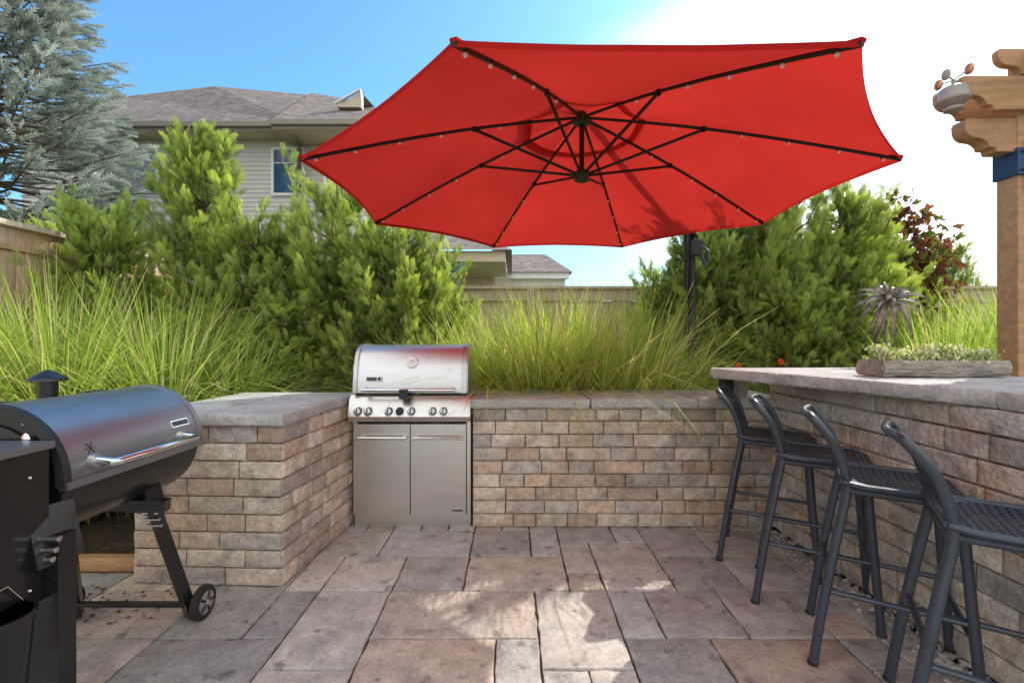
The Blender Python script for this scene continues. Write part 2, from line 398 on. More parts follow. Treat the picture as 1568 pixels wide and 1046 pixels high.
def slab(b,poly,z0,z1,col,seed=0,gap=.002):
    pts=[];n=len(poly)
    for i in range(n):
        a=Vector((*poly[i],0));c=Vector((*poly[(i+1)%n],0));L_=(c-a).length;k=max(2,int(L_/.025))
        for t in range(k): pts.append(a.lerp(c,t/k))
    cen=Vector((sum(p[0] for p in poly)/n,sum(p[1] for p in poly)/n,0))
    m=len(pts);vs=[]
    for ins,z in((.010,z0),(.002,z0+.008),(.0,(z0+z1)/2),(.002,z1-.010),(.008,z1-.002),(.016,z1)):
        for p in pts:
            q=noise.noise(Vector((p.x*28+seed,p.y*28,z*40)))*.009+noise.noise(Vector((p.x*9,p.y*9+seed,z*10)))*.007
            dd=(cen-p).normalized(); vs.append(p+dd*(ins+gap+.004+q*(1 if z<z1-.005 else .6))+Vector((0,0,z)))
    fs=[(r*m+t,r*m+(t+1)%m,(r+1)*m+(t+1)%m,(r+1)*m+t) for r in range(5) for t in range(m)]
    fs.append(tuple(5*m+t for t in range(m)));fs.append(tuple(range(m-1,-1,-1)))
    b.add(vs,fs,'slab',col)
gs=(.43,.42,.405)
def gv(k=.1): 
    q=R.uniform(1-k,1+k);return tuple(c*q for c in gs)
b=B(); stone_face(b,(-.28,3.2),(1.9,3.2),0,.845,.094)
b.box(-.26,1.95,3.22,3.72,0,.84,'core')
for i,(x0,x1) in enumerate(((-.30,.55),(.55,1.3),(1.3,1.98))): slab(b,[(x0,3.15),(x1,3.15),(x1,3.78),(x0,3.78)],.847,.91,gv(),i*7)
b.obj('stone_counter')
b=B(); stone_face(b,(-2.06,2.46),(-1.245,2.43),0,.865,.096)
stone_face(b,(-1.245,2.43),(-1.14,3.42),0,.865,.096)
b.prism([(-2.03,2.485),(-1.27,2.46),(-1.17,3.4),(-2.0,3.4)],'z',0,.86,'core')
stone_face(b,(-2.04,3.4),(-2.06,2.46),0,.865,.096)
slab(b,[(-2.10,2.42),(-1.70,2.40),(-1.66,3.43),(-2.02,3.43)],.867,.93,gv(),31)
slab(b,[(-1.70,2.40),(-1.215,2.385),(-1.13,3.43),(-1.66,3.43)],.867,.93,gv(),37)
b.obj('stone_counter')
b=B(); stone_face(b,(1.86,3.25),(1.91,.3),0,1.06,.106,palette=bpg,lmin=.18,lmax=.42)
b.prism([(1.90,3.23),(1.94,.3),(2.5,.3),(2.5,3.23)],'z',0,1.055,'core')
stone_face(b,(2.52,3.25),(1.86,3.25),0,1.06,.106,palette=bpg)
slab(b,[(1.38,3.13),(1.56,2.66),(2.6,2.75),(2.45,3.22),(1.40,3.20)],1.062,1.13,gv(),51)
slab(b,[(1.56,2.66),(1.74,2.19),(2.85,2.15),(2.6,2.75)],1.062,1.13,gv(),55)
slab(b,[(1.74,2.19),(1.87,1.75),(2.9,1.6),(2.85,2.15)],1.062,1.13,gv(),59)
slab(b,[(1.87,1.75),(1.87,.9),(2.9,.9),(2.9,1.6)],1.062,1.13,gv(),61)
slab(b,[(1.87,.9),(1.87,.2),(2.9,.2),(2.9,.9)],1.062,1.13,gv(),67)
b.beam((1.52,3.2,.91),(1.52,3.2,1.06),.05,.12,'blackm'); b.beam((1.62,3.26,.91),(1.62,3.26,1.06),.12,.10,'block',(.4,.38,.35))
b.obj('stone_bar_counter')

# ------------------------------------------------------------ built-in gas grill
b=B()
x0,x1=-1.122,-.292
b.box(x0,x1,3.22,3.74,.02,.86,'steel')
b.box(x0+.005,x1-.005,3.20,3.22,.0,.088,'steel')
b.box(x0,x0+.028,3.185,3.22,.09,.75,'steel'); b.box(x1-.028,x1,3.185,3.22,.09,.75,'steel')
b.box(x0+.03,x1-.03,3.19,3.218,.093,.75,'blackm')
xm=-.715
b.box(x0+.032,xm-.003,3.165,3.189,.098,.735,'steel'); b.box(xm+.003,x1-.032,3.165,3.189,.098,.735,'steel')
for a,c in((x0+.05,xm-.02),(xm+.02,x1-.05)):
    b.tube([(a,3.125,.645),(c,3.125,.645)],.011,'steelh',10)
    for q in(a+.02,c-.02): b.tube([(q,3.125,.645),(q,3.168,.645)],.008,'steelh',8)
b.prism([(3.19,.752),(3.105,.765),(3.085,.80),(3.12,.915),(3.15,.945),(3.3,.945),(3.3,.752)],'x',x0-.004,x1+.004,'steel')
b.box(x0,x1,3.3,3.74,.86,.945,'alum')
for x in (-1.055,-.985,-.845,-.770,-.690,-.545,-.470):
    px=(x,3.098,.835)
    b.lathe(px,[(.036,0),(.036,.006),(.032,.007)],'steelh',18,(0,-1,.25))
    b.lathe((x,3.091,.837),[(.030,0),(.029,.002)],'blackm',18,(0,-1,.25))
    b.lathe((x,3.089,.837),[(.024,0),(.022,.03),(.014,.033)],'alum' if x!=-.770 else 'blackm',16,(0,-1,.25))
    b.box(x-.003,x+.003,3.052,3.060,.828,.862,'blackm')
prof=[(3.135,.955),(3.118,.965),(3.122,1.03),(3.14,1.14),(3.17,1.22),(3.215,1.265),(3.29,1.288),(3.45,1.29),(3.60,1.27),(3.69,1.20),(3.72,1.08),(3.72,.955)]
b.prism(prof,'x',x0+.05,x1-.06,'lidsteel')
def sc_prof(k): 
    cy,cz=3.43,1.1; return [(cy+(y-cy)*k,cz+(z-cz)*k if z>.96 else .955) for y,z in prof]
b.prism(sc_prof(1.035),'x',x0+.022,x0+.05,'alum'); b.prism(sc_prof(1.035),'x',x1-.06,x1-.022,'alum')
b.prism(sc_prof(.96),'x',x1-.022,x1-.017,'steel')
b.box(x0+.03,x1-.03,3.14,3.7,.945,.957,'blackm')
b.tube([(x0+.10,3.065,.985),(x1-.10,3.065,.985)],.014,'steelh',12)
for q in (x0+.115,x1-.115): b.tube([(q,3.065,.985),(q,3.125,.99)],.014,'alum',10)
b.box(-.765,-.705,3.045,3.12,.925,.992,'dark')
b.lathe((-.70,3.152,1.168),[(.042,0),(.042,.012),(.038,.016)],'steelh',24,(0,-1,.34))
b.lathe((-.70,3.136,1.174),[(.033,0),(.033,.002)],'white',24,(0,-1,.34))
b.tube([(-.70,3.131,1.174),(-.68,3.133,1.187)],.002,'red',5)
T=Matrix.Translation((-.955,3.123,1.055))@Matrix.Rotation(math.radians(-10),4,'X')
b.box(-.055,.055,-.008,.002,-.018,.018,'white',T=T); b.box(-.05,.02,-.010,-.008,-.012,.012,'dark',T=T); b.box(.028,.048,-.010,-.008,-.012,.012,'dark',T=T)
b.box(-.42,-.345,3.160,3.166,.125,.135,'dark')
b.obj('gas_grill',bevel=.003)

# ------------------------------------------------------------ pellet smoker
b=B()
cx,cz,r=-1.74,.86,.25; ya,yb=1.50,2.14
def cyl_arc(r,a0,a1,y0,y1,mat,n=28,th=.012):
    def P(s_,rr,y):
        a=math.radians(a0+(a1-a0)*s_); return (cx+rr*math.cos(a),y,cz+rr*math.sin(a)*(.97))
    vs=[];
    for i in range(n+1):
        s_=i/n
        vs+= [P(s_,r,y0),P(s_,r,y1),P(s_,r-th,y1),P(s_,r-th,y0)]
    fs=[]
    for i in range(n):
        for k in range(4): fs.append((i*4+k,i*4+(k+1)%4,(i+1)*4+(k+1)%4,(i+1)*4+k))
    fs+=[(3,2,1,0),(n*4,n*4+1,n*4+2,n*4+3)]
    b.add(vs,fs,mat)
cyl_arc(r+.008,-3,168,ya-.01,yb+.01,'smlid')
cyl_arc(r+.013,-5,168,ya-.014,ya+.012,'blackm',th=.03); cyl_arc(r+.013,-5,168,yb-.012,yb+.014,'smlid',th=.03)
cyl_arc(r,168,357,ya,yb,'black')
for y,d in((ya+.01,-1),(yb-.01,1)):
    pts=[(cx+(r-.004)*math.cos(2*math.pi*i/40),cz+(r-.004)*.97*math.sin(2*math.pi*i/40)) for i in range(40)]
    b.prism(pts,'y',y,y+.006*d,'black')
    b.lathe((cx,y+.006*d,cz),[(.19,0),(.185,.012*1),(.15,.014)],'black',30,(0,d,0))
    for a in range(0,360,60):
        b.sphere((cx+.225*math.cos(math.radians(a)),y+.008*d,cz+.218*math.sin(math.radians(a))),.007,'steelh',8)
b.box(cx+r-.01,cx+r+.022,ya-.01,yb+.01,cz-.03,cz-.005,'smlid')
hy0,hy1=1.60,2.02; hx=cx+r+.085; hz=cz+.035
b.tube([(cx+r-.005,hy0,hz+.01),(hx-.01,hy0,hz),(hx,hy0+.015,hz),(hx,hy1-.015,hz),(hx-.01,hy1,hz),(cx+r-.005,hy1,hz+.01)],.015,'steelh',12)
for q in(hy0,hy1): b.lathe((cx+r,q,hz+.005),[(.026,0),(.022,.02)],'alum',14,(1,0,0))
T=Matrix.Translation((cx+(r+.011)*math.cos(math.radians(22)),2.03,cz+(r+.011)*.97*math.sin(math.radians(22))))@Matrix.Rotation(math.radians(-22),4,'Y')
b.box(-.003,.003,-.05,.05,-.016,.016,'steelh',T=T); b.box(.003,.005,-.045,.045,-.011,.011,'dark',T=T)
for k in range(3):
    a=k*math.pi/3; aa=math.radians(20)
    T=Matrix.Translation((cx+(r+.0085)*math.cos(aa),1.60,cz+(r+.0085)*.97*math.sin(aa)))@Matrix.Rotation(-aa,4,'Y')@Matrix.Rotation(a,4,'X')
    b.box(-.0005,.001,-.022,.022,-.0015,.0015,'dark',T=T)
b.lathe((-2.02,1.96,.98),[(.035,0),(.035,.17)],'black',18); b.lathe((-2.02,1.96,1.15),[(.068,0),(.066,.012),(.02,.042),(.004,.048)],'black',20)
b.box(-2.06,-1.98,1.92,2.0,.95,1.0,'black')
for y in(1.6,2.0): b.box(-1.90,-1.85,y,y+.07,1.075,1.10,'blackm')
b.box(-2.05,-1.50,.98,1.46,.50,.975,'black'); b.box(-2.07,-1.49,.96,1.47,.978,1.00,'smlid')
b.box(-1.62,-1.55,1.45,1.50,.62,.9,'black'); 
for y in(1.05,1.2,1.4):
    for z in(.55,.9): b.sphere((-1.498,y,z),.006,'steelh',8)
b.box(-1.499,-1.492,1.08,1.30,.66,.80,'blackm')
b.sphere((-1.60,1.482,1.0),.016,'steelh',10,(1,1,1),(1,.4,1.4))
def leg(x0_,y0_,z0_,x1_,y1_,w=.05):
    b.beam((x0_,y0_,z0_),(x1_,y1_,.02),w,w*.8,'black')
    b.beam((x0_,y0_,z0_+.03),(x0_+(x1_-x0_)*.15,y0_+(y1_-y0_)*.15,z0_*.85),w*1.5,w*1.25,'black')
b.beam((-1.50,1.47,.70),(-1.49,1.46,.015),.10,.06,'black')
b.beam((-1.55,1.48,.78),(-1.50,1.47,.60),.13,.09,'black')
for k,z in enumerate((.70,.665,.635)): b.tube([(-1.56+.01*k,1.425,z),(-1.43-.01*k,1.425,z)],.009,'steelh',8)
leg(-1.60,1.98,.66,-1.52,2.14); leg(-1.98,1.98,.68,-2.07,2.14); leg(-1.98,1.50,.68,-2.07,1.36)
for k in range(4):
    z=.60-k*.03; xx=-1.60+.08*(.66-z)/.64; yy=1.98+.16*(.66-z)/.64
    b.tube([(xx-.03,yy-.028,z),(xx+.035,yy-.028,z)],.007,'steelh',6)
b.beam((-1.74,1.95,.62),(-1.52,1.99,.60),.05,.05,'black'); b.beam((-1.74,1.52,.63),(-2.0,1.52,.63),.05,.05,'black')
b.tube([(-2.12,2.15,.075),(-1.46,2.15,.075)],.008,'blackm',8)
b.beam((-1.50,1.47,.20),(-2.05,1.40,.20),.03,.03,'black'); b.beam((-1.53,2.11,.09),(-2.05,2.11,.09),.02,.02,'black'); b.beam((-2.06,2.1,.18),(-2.06,1.4,.18),.03,.03,'black')
for x in(-1.475,-2.12):
    b.lathe((x-.018,2.15,.078),[(.055,0),(.074,.003),(.078,.010),(.078,.026),(.074,.033),(.055,.036)],'rubber',28,(1,0,0))
    b.lathe((x+.0185,2.15,.078),[(.052,0),(.050,.003),(.040,.0),],'alum',24,(1,0,0))
    for k in range(5):
        a=2*math.pi*k/5; b.tube([(x+.021,2.15,.078),(x+.021,2.15+.05*math.cos(a),.078+.05*math.sin(a))],.006,'blackm',6)
    b.lathe((x+.02,2.15,.078),[(.015,0),(.013,.01)],'steelh',14,(1,0,0))
b.lathe((-1.49,1.30,.30),[(.062,0),(.064,.004),(.080,.22),(.086,.222),(.086,.232),(.078,.232),(.06,.02)],'black',24)
b.tube([(-1.49,1.30-.08,.525),(-1.49,1.27,.60),(-1.49,1.33,.60),(-1.49,1.38,.525)],.003,'steelh',6)
b.obj('pellet_smoker',bevel=.003)

# ------------------------------------------------------------ bar stools
def stool(ox,oy,ang):
    a=math.radians(ang);U=Vector((math.cos(a),-math.sin(a),0));W=Vector((math.sin(a),math.cos(a),0));O=Vector((ox,oy,0))
    P=lambda u,v,z:O+U*u+W*v+Vector((0,0,z))
    b=B();WD=.40
    def crv(pts,n=6):
        out=[];q=[pts[0]]+pts+[pts[-1]]
        for i in range(1,len(q)-2):
            p0,p1,p2,p3=[Vector(x) for x in q[i-1:i+3]]
            for t in range(n):
                t/=n; out.append(.5*((2*p1)+(-p0+p2)*t+(2*p0-5*p1+4*p2-p3)*t*t+(-p0+3*p1-3*p2+p3)*t**3))
        out.append(Vector(pts[-1]));return out
    rear=[(0,0,0),(.035,.01,.25),(.085,.022,.55),(.112,.03,.70),(.112,.03,.78),(.080,.022,.89),(.035,.02,.96),(.003,.03,1.0),(-.008,.06,1.008)]
    for mir in(0,1):
        pts=[(u,WD-v if mir else v,z) for u,v,z in crv(rear)]
        b.tube([P(*p) for p in pts],.020,'stool',12,sx=.8)
        f=[(.50,-.005,0),(.475,.012,.35),(.45,.03,.72)]
        b.tube([P(u,WD-v if mir else v,z) for u,v,z in crv(f)],.0175,'stool',12)
        for (u,z) in((0,.004),(.50,.004)): b.lathe(P(u,WD if mir else 0,0),[(.02,0),(.02,.012)],'rubber',12)
        vv=(lambda q:WD-q if mir else q)
        b.tube([P(.045,vv(.013),.31),P(.478,vv(.012),.31)],.011,'stool',8)
        b.tube([P(.11,vv(.03),.725),P(.455,vv(.03),.725)],.016,'stool',10)
    b.tube([P(.478,.012,.26),P(.478,WD-.012,.26)],.013,'stool',10)
    b.tube([P(.055,.015,.36),P(.055,WD-.015,.36)],.011,'stool',10)
    b.tube([P(.45,.03,.715),P(.45,WD-.03,.715)],.014,'stool',10); b.tube([P(.11,.03,.715),P(.11,WD-.03,.715)],.014,'stool',10)
    top=[P(-.008-.02*math.sin(math.pi*t),.06+(WD-.12)*t,1.008) for t in [i/12 for i in range(13)]]
    b.tube(top,.014,'stool',10)
    def seat(s,t,dz=0):
        u=.10+.39*s;v=.012+(WD-.024)*t
        z=.752+dz-.018*math.sin(math.pi*s)*math.sin(math.pi*t)-(.03*max(0,(s-.85)/.15)**2)+.012*max(0,(.15-s)/.15)
        return P(u,v,z)
    b.lattice(lambda s,t:seat(s,t),16,16,'stool',.22); b.lattice(lambda s,t:seat(s,t,-.007),16,16,'stool',.22)
    rim=[seat(s,0,-.004) for s in [i/10 for i in range(11)]]+[seat(1,t,-.004) for t in [i/10 for i in range(1,11)]]+[seat(1-i/10,1,-.004) for i in range(1,11)]+[seat(0,1-i/10,-.004) for i in range(1,11)]
    b.tube(rim,.012,'stool',8)
    rr=crv(rear)
    def back(s,t,dd=0):
        z=.80+.205*s;u=-.005
        for k in range(len(rr)-1):
            if rr[k].z<=z<=rr[k+1].z+1e-6: 
                f=(z-rr[k].z)/(rr[k+1].z-rr[k].z+1e-9);u=rr[k].x+(rr[k+1].x-rr[k].x)*f;break
        return P(u+dd-.02*math.sin(math.pi*t),.028+(WD-.056)*t,z)
    b.lattice(back,11,18,'stool',.22); b.lattice(lambda s,t:back(s,t,.007),11,18,'stool',.22)
    b.tube([back(0,i/12,.003) for i in range(13)],.009,'stool',8)
    b.obj('bar_stool',fixn=True)
stool(1.25,2.72,31); stool(1.23,2.28,31); stool(1.235,1.85,32); stool(1.25,1.43,34)

# ------------------------------------------------------------ umbrella
b=B(); UC=Vector((.458,2.96,0)); UR=1.675; zt,zr=2.80,2.268
def tip(k): a=math.radians(22.5+45*k);return Vector((UC.x+UR*math.cos(a),UC.y+UR*math.sin(a),zr))
apex=Vector((UC.x,UC.y,zt))
for k in range(8):
    A=tip(k);C=tip(k+1)
    def P(t,s,A=A,C=C):
        e=A.lerp(C,s); e=e.lerp(Vector((UC.x,UC.y,zr)),.03*4*s*(1-s)*t)
        p=apex.lerp(e,t); p.z+= -.028*math.sin(math.pi*s)*math.sin(math.pi*min(1,t))+.03*math.sin(math.pi*t)+.015*math.sin(math.pi*s)*t**3
        p.z+=.003*noise.noise(Vector((p.x*4,p.y*4,3)))*math.sin(math.pi*s)
        return p
    b.grid(lambda t,s:P(.215+.785*t,s),18,16,'fabric')
    b.grid(lambda t,s:P(1,s)+Vector((0,0,-.022*t)),1,16,'fabric')
    # vent cap resting close over the crown opening
    b.grid(lambda t,s:P(.255*t,s)+Vector((0,0,.026)),4,6,'fabric')
    rib=[P(t,0)+Vector((0,0,-.014)) for t in [i/8 for i in range(9)]]
    b.tube(rib,.0095,'rib',8)
    m=P(.44,0)+Vector((0,0,-.02)); hb=Vector((UC.x,UC.y,2.41)); d=(m-hb); d.z=0; d.normalize()
    b.tube([hb+d*.035,m],.0095,'rib',8)
    b.beam(m-Vector((0,0,.012)),m+Vector((0,0,.02)),.022,.022,'rib')
    for t in (.56,.70,.84,.955,.34):
        p=P(t,0)+Vector((0,0,-.030)); b.sphere(p,.0095,'bulb',8); b.beam(p+Vector((0,0,.006)),p+Vector((0,0,.018)),.018,.018,'rib')
    b.beam(A+(apex-A)*.03,A+(A-apex).normalized()*.004,.025,.012,'fabric')
b.lathe((UC.x,UC.y,2.36),[(.02,0),(.045,.01),(.05,.03),(.05,.065),(.035,.075),(.018,.09)],'hub',18)
b.lathe((UC.x,UC.y,2.40),[(.016,0),(.016,.36)],'rib',12)
b.lathe((UC.x,UC.y,2.735),[(.03,0),(.055,.01),(.055,.04),(.03,.06),(.02,.24)],'hub',18)
mx_,my=1.715,4.30
b.tube([(mx_,my,0),(mx_,my,2.55)],.026,'rib',14,sx=1.3)
b.lathe((mx_,my,1.72),[(.03,0),(.042,.01),(.042,.07),(.03,.08)],'rib',14)
b.tube([(mx_-.06,my-.02,1.80),(mx_-.07,my-.03,2.33)],.016,'rib',10)
b.tube([(mx_+.02,my-.03,2.30),(UC.x,UC.y,2.98)],.03,'rib',12)
b.box(mx_-.02,mx_+.07,my-.09,my-.02,2.12,2.26,'rib'); b.tube([(mx_+.07,my-.08,2.20),(mx_+.11,my-.10,2.16),(mx_+.12,my-.11,2.05)],.011,'blue',8)
b.tube([(mx_-.01,my-.07,2.28),(mx_+.10,my-.07,2.02)],.016,'blue',8)
b.box(mx_-.25,mx_+.25,my-.25,my+.25,-.02,.07,'blackm')
b.obj('cantilever_umbrella',fixn=False)

# ------------------------------------------------------------ pergola
b=B()
def endprof(x0_,z0_,z1_,xe):
    h=z1_-z0_
    pts=[(x0_,z1_),(x0_-.012,z1_-h*.10),(x0_-.010,z1_-h*.24)]
    for i in range(1,7):
        a=math.pi/2*i/6; pts.append((x0_-.010+.075*(1-math.cos(a)),z1_-h*(.24+.34*math.sin(a))))
    for i in range(1,7):
        a=math.pi/2*i/6; pts.append((x0_+.065+.085*math.sin(a),z1_-h*(.58+.28*(1-math.cos(a)))))
    pts+=[(x0_+.19,z1_-h*.86),(x0_+.20,z0_),(xe,z0_),(xe,z1_)]
    return pts
b.prism(endprof(2.95,2.83,3.05,6.2),'y',2.94,2.985,'wood'); b.prism(endprof(2.97,2.83,3.05,6.2),'y',3.13,3.175,'wood')
b.prism(endprof(3.03,2.58,2.80,3.9),'y',3.0,3.10,'wood')
b.box(3.43,3.475,1.0,3.12,3.055,3.25,'wood'); b.prism(endprof(3.24,3.065,3.26,6.2),'y',2.99,3.035,'wood')
for xk in (3.9,4.4,4.9,5.4): b.box(xk,xk+.045,1.0,2.98,3.055,3.25,'wood')
b.box(3.36,3.50,2.99,3.125,0,2.83,'wood'); b.box(5.9,6.04,2.99,3.125,0,2.83,'wood')
b.box(3.345,3.515,2.975,3.14,2.42,2.60,'blue'); b.box(3.40,3.46,2.96,2.975,2.30,2.66,'blue')
for z in(2.45,2.57): b.sphere((3.37,2.972,z),.01,'blackm',6)
b.obj('wooden_pergola',bevel=.005)
b=B(); wx,wy=2.90,2.96
b.beam((wx+.12,wy+.02,2.93),(wx-.0,wy,2.93),.02,.03,'blackm')
b.lathe((wx,wy,2.82),[(.02,0),(.05,.012),(.052,.03),(.03,.034),(.06,.05),(.085,.07),(.088,.082),(.078,.10),(.075,.15),(.06,.162),(.012,.17),(.01,.21)],'beige',22)
for k in range(4):
    a=k*1.571+.35; e=(wx+.08*math.cos(a),wy+.08*math.sin(a),3.03+.01*k); b.tube([(wx,wy,3.03),e],.004,'blackm',6); b.sphere(e,.030,'copper' if k%2 else 'beige',10,(1,1,1),(.6,1,1.2))
b.obj('weather_station')

# ------------------------------------------------------------ planter on bar
b=B()
def TP(u,v):
    a=2*math.pi*v; x=2.27+(u-.5)*.66
    rr=.085*(1+.14*noise.noise(Vector((u*6,math.cos(a)*2,math.sin(a)*2))))
    return Vector((x+.018*noise.noise(Vector((v*5,u*2,3))),2.44+1.15*rr*math.cos(a),1.134+max(0,min(.085,.05+rr*math.sin(a)))))
b.grid(lambda u,v:TP(u,v),24,20,'trough')
def cap(u):
    ps=[TP(u,i/20) for i in range(20)]; b.add(ps,[tuple(range(20))],'trough')
cap(0);cap(1)
b.obj('stone_trough_planter',fixn=False)
n=4200; T=np.array([leafquad((0,0,0),(1,0,0),1,.55)]);TC=np.array([[0,.6,1,.6]])
P=np.stack([NR.uniform(1.96,2.58,n),NR.normal(2.44,.038,n),NR.uniform(1.19,1.275,n)],1);P[:,2]+=.02*np.sin(P[:,0]*17)
D=NR.normal(size=(n,3))*.7+np.array([0,0,1]); base=np.where(NR.random((n,1))<.5,np.array([[.70,.70,.55]]),np.array([[.30,.38,.14]]))
v,f,c=scatter(T,TC,P,D,NR.uniform(.012,.03,n),lambda t:base[:,None,:]*(.7+.4*t)[None,:,None])
inst(mesh_np('succulents',v,f,c,['petal']),'succulent_plants',(0,0,0))

# ------------------------------------------------------------ metal flower
b=B(); fc=Vector((2.81,3.36,1.64))
b.tube([(2.81,3.38,0),(2.81,3.38,1.62)],.008,'bronze',8)
for ring,(cnt,el_,ln) in enumerate(((12,5,.26),(11,35,.25),(8,62,.20),(12,-25,.26))):
    for k in range(cnt):
        a=2*math.pi*(k+.5*ring)/cnt+R.uniform(-.16,.16);e=math.radians(el_)
        ax=Vector((-.25,-.75,.6)).normalized();s1=ax.cross(Vector((0,0,1))).normalized();s2=s1.cross(ax)
        rad=(s1*math.cos(a)+s2*math.sin(a)); tng=ax.cross(rad)
        sec=[];tw=R.uniform(-1.2,1.2);lk=ln*R.uniform(.85,1.18);cu=R.uniform(.3,.7)
        for i in range(10):
            t=i/9
            p=fc+rad*lk*(t*math.cos(e)+.05-.25*cu*t**3)+ax*lk*(t*math.sin(e)-cu*t**2.6)+Vector((0,0,-.05*t*t))
            wv=.014*math.sin(math.pi*min(1,(t*.85+.12)))
            tg=(tng*math.cos(tw*t)+ax*math.sin(tw*t))
            sec.append((p+tg*wv,p-ax*.006,p-tg*wv))
        vs=[q for s_ in sec for q in s_];fs=[]
        for i in range(9): fs+=[(i*3,i*3+1,i*3+4,i*3+3),(i*3+1,i*3+2,i*3+5,i*3+4)]
        b.add(vs,fs,'bronze')
b.sphere(fc,.03,'bronze',10)
b.obj('metal_flower_sculpture',fixn=False)

# ------------------------------------------------------------ fences
fw=(.42,.33,.25)
b=B()
x=-7.0
while x<10:
    k=R.uniform(.8,1.15); b.box(x,x+.138,6.2,6.22,.0,1.86+R.uniform(-.003,.003),'fence',tuple(q*k for q in fw)); x+=.142
x=-7
while x<10:
    b.box(x,x+.1,6.12,6.215-.02,0,2.02,'fence',fw); x+=2.4
b.box(-7,10,6.14,6.26,2.02,2.06,'fence',(.46,.36,.27)); b.box(-7,10,6.17,6.198,1.86,2.02,'fence',(.43,.34,.25)); b.box(-7,10,6.16,6.198,.3,.39,'fence',fw)
b.obj('wooden_fence')
b=B(); fl=(.62,.42,.27)
y=-1
while y<6.1:
    k=R.uniform(.8,1.12); b.box(-4.62,-4.60,y,y+.135,0,2.15,'fence',tuple(q*k for q in fl)); y+=.14
b.box(-4.63,-4.57,-1,6.1,2.15,2.20,'fence',(.5,.33,.2))
y=-1
while y<6.1: b.box(-4.615,-4.6,y,y+.135,2.2,2.36,'fence',tuple(q*R.uniform(.85,1.1) for q in (.62,.44,.29))); y+=.14
b.box(-4.66,-4.54,-1,6.1,2.36,2.41,'fence',(.68,.56,.44))
for y in(2.3,4.75): 
    b.box(-4.68,-4.55,y-.065,y+.065,0,2.50,'fence',(.40,.24,.15))
    b.prism([(-4.71,y-.095),(-4.52,y-.095),(-4.52,y+.095),(-4.71,y+.095)],'z',2.50,2.525,'blackm')
    b.add([(-4.70,y-.085,2.525),(-4.53,y-.085,2.525),(-4.53,y+.085,2.525),(-4.70,y+.085,2.525),(-4.615,y,2.59)],[(0,1,4),(1,2,4),(2,3,4),(3,0,4)],'blackm')
b.obj('wooden_fence')

# ------------------------------------------------------------ house
H=empty('siding_house')
def siding(name,x0,x1,y,z0,z1,e=.115):
    b=B();n=int((z1-z0)/e)+1
    for i in range(n):
        a=z0+i*e; b.add([(x0,y-.018,a),(x1,y-.018,a),(x1,y,a+e),(x0,y,a+e)],[(0,1,2,3)],'siding')
        b.add([(x0,y,a),(x1,y,a),(x1,y-.018,a),(x0,y-.018,a)],[(0,1,2,3)],'siding')
    b.add([(x1,y-.018,z0),(x1,y+8,z0),(x1,y+8,z1),(x1,y-.018,z1)],[(0,1,2,3)],'siding')
    b.box(x1-.07,x1+.03,y-.03,y+.06,z0,z1,'white')
    b.obj(name,parent=H,smooth=False,fixn=False)
siding('wall',-12.5,-3.4,11.5,0,6.48)
b=B()
ez=6.43
def eave(x0,x1,y,z):
    b.box(x0,x1,y,11.46,z-.03,z,'soffit'); b.box(x0,x1,y-.03,y,z-.05,z+.15,'eave'); b.box(x0,x1,y-.12,y-.033,z+.03,z+.14,'eave')
eave(-13,-5.66,10.95,ez)
eave(-5.64,-2.9,10.6,ez-.12)
b.obj('eaves',parent=H)
b=B()
zr_=9.75
b.add([(-13,10.9,ez+.15),(-5.2,10.9,ez+.15),(-6.6,15.0,9.45),(-9.9,15.0,zr_),(-13,15.0,9.4)],[(0,1,2,3,4)],'roof')
b.add([(-5.66,10.55,ez+.03),(-2.85,10.55,ez+.03),(-4.7,14.8,9.1),(-6.6,14.8,9.42)],[(0,1,2,3)],'roof')
b.add([(-2.85,10.55,ez+.03),(-2.85,19,ez+.03),(-4.7,14.8,9.1)],[(0,1,2)],'roof')
b.add([(-5.2,10.9,ez+.14),(-6.6,15.0,9.42),(-6.6,15,5),(-5.2,10.9,5)],[(0,1,2,3)],'roof')
b.add([(-4.65,12.4,7.85),(-4.15,12.4,8.12),(-4.15,14.5,8.5),(-5.2,14.5,8.2)],[(0,1,2,3)],'roof')
b.obj('roof',parent=H,fixn=False,smooth=False)
b=B(); b.beam((-4.85,12.35,7.78),(-4.15,12.35,8.17),.03,.10,'white',up=(0,-1,0)); b.beam((-4.15,12.35,8.17),(-4.1,12.35,7.7),.03,.08,'white',up=(0,-1,0)); b.prism([(-4.8,7.7),(-4.15,8.12),(-4.15,7.7)],'y',12.36,12.6,'soffit')
b.beam((-4.74,11.42,0),(-4.74,11.42,6.3),.07,.06,'white'); b.obj('gable_and_downspout',parent=H)
def window(x0,x1,z0,z1,y=11.47):
    b=B();t=.07
    b.box(x0-t,x1+t,y-.03,y,z1,z1+t,'white');b.box(x0-t,x1+t,y-.04,y,z0-t,z0,'white');b.box(x0-t,x0,y-.03,y,z0,z1,'white');b.box(x1,x1+t,y-.03,y,z0,z1,'white')
    b.box(x0,x1,y-.005,y,z0,z1,'glass')
    zz=z0+(z1-z0)*.70; b.box(x0,x1,y-.018,y-.006,zz-.012,zz+.012,'white')
    for k in(1,2): q=x0+(x1-x0)*k/3; b.box(q-.01,q+.01,y-.016,y-.006,zz+.012,z1,'white')
    b.obj('window',parent=H,bevel=.004)
sxy=lambda px:(px-784)/690*11.45
szy=lambda py:1.33+(520-py)/690*11.45
window(sxy(193),sxy(238),szy(292),szy(226)); window(sxy(419),sxy(461),szy(296),szy(230))
b=B(); b.box(-7.0,-6.9,11.38,11.47,6.15,6.25,'soffit'); b.obj('wall_lamp',parent=H)
b=B()
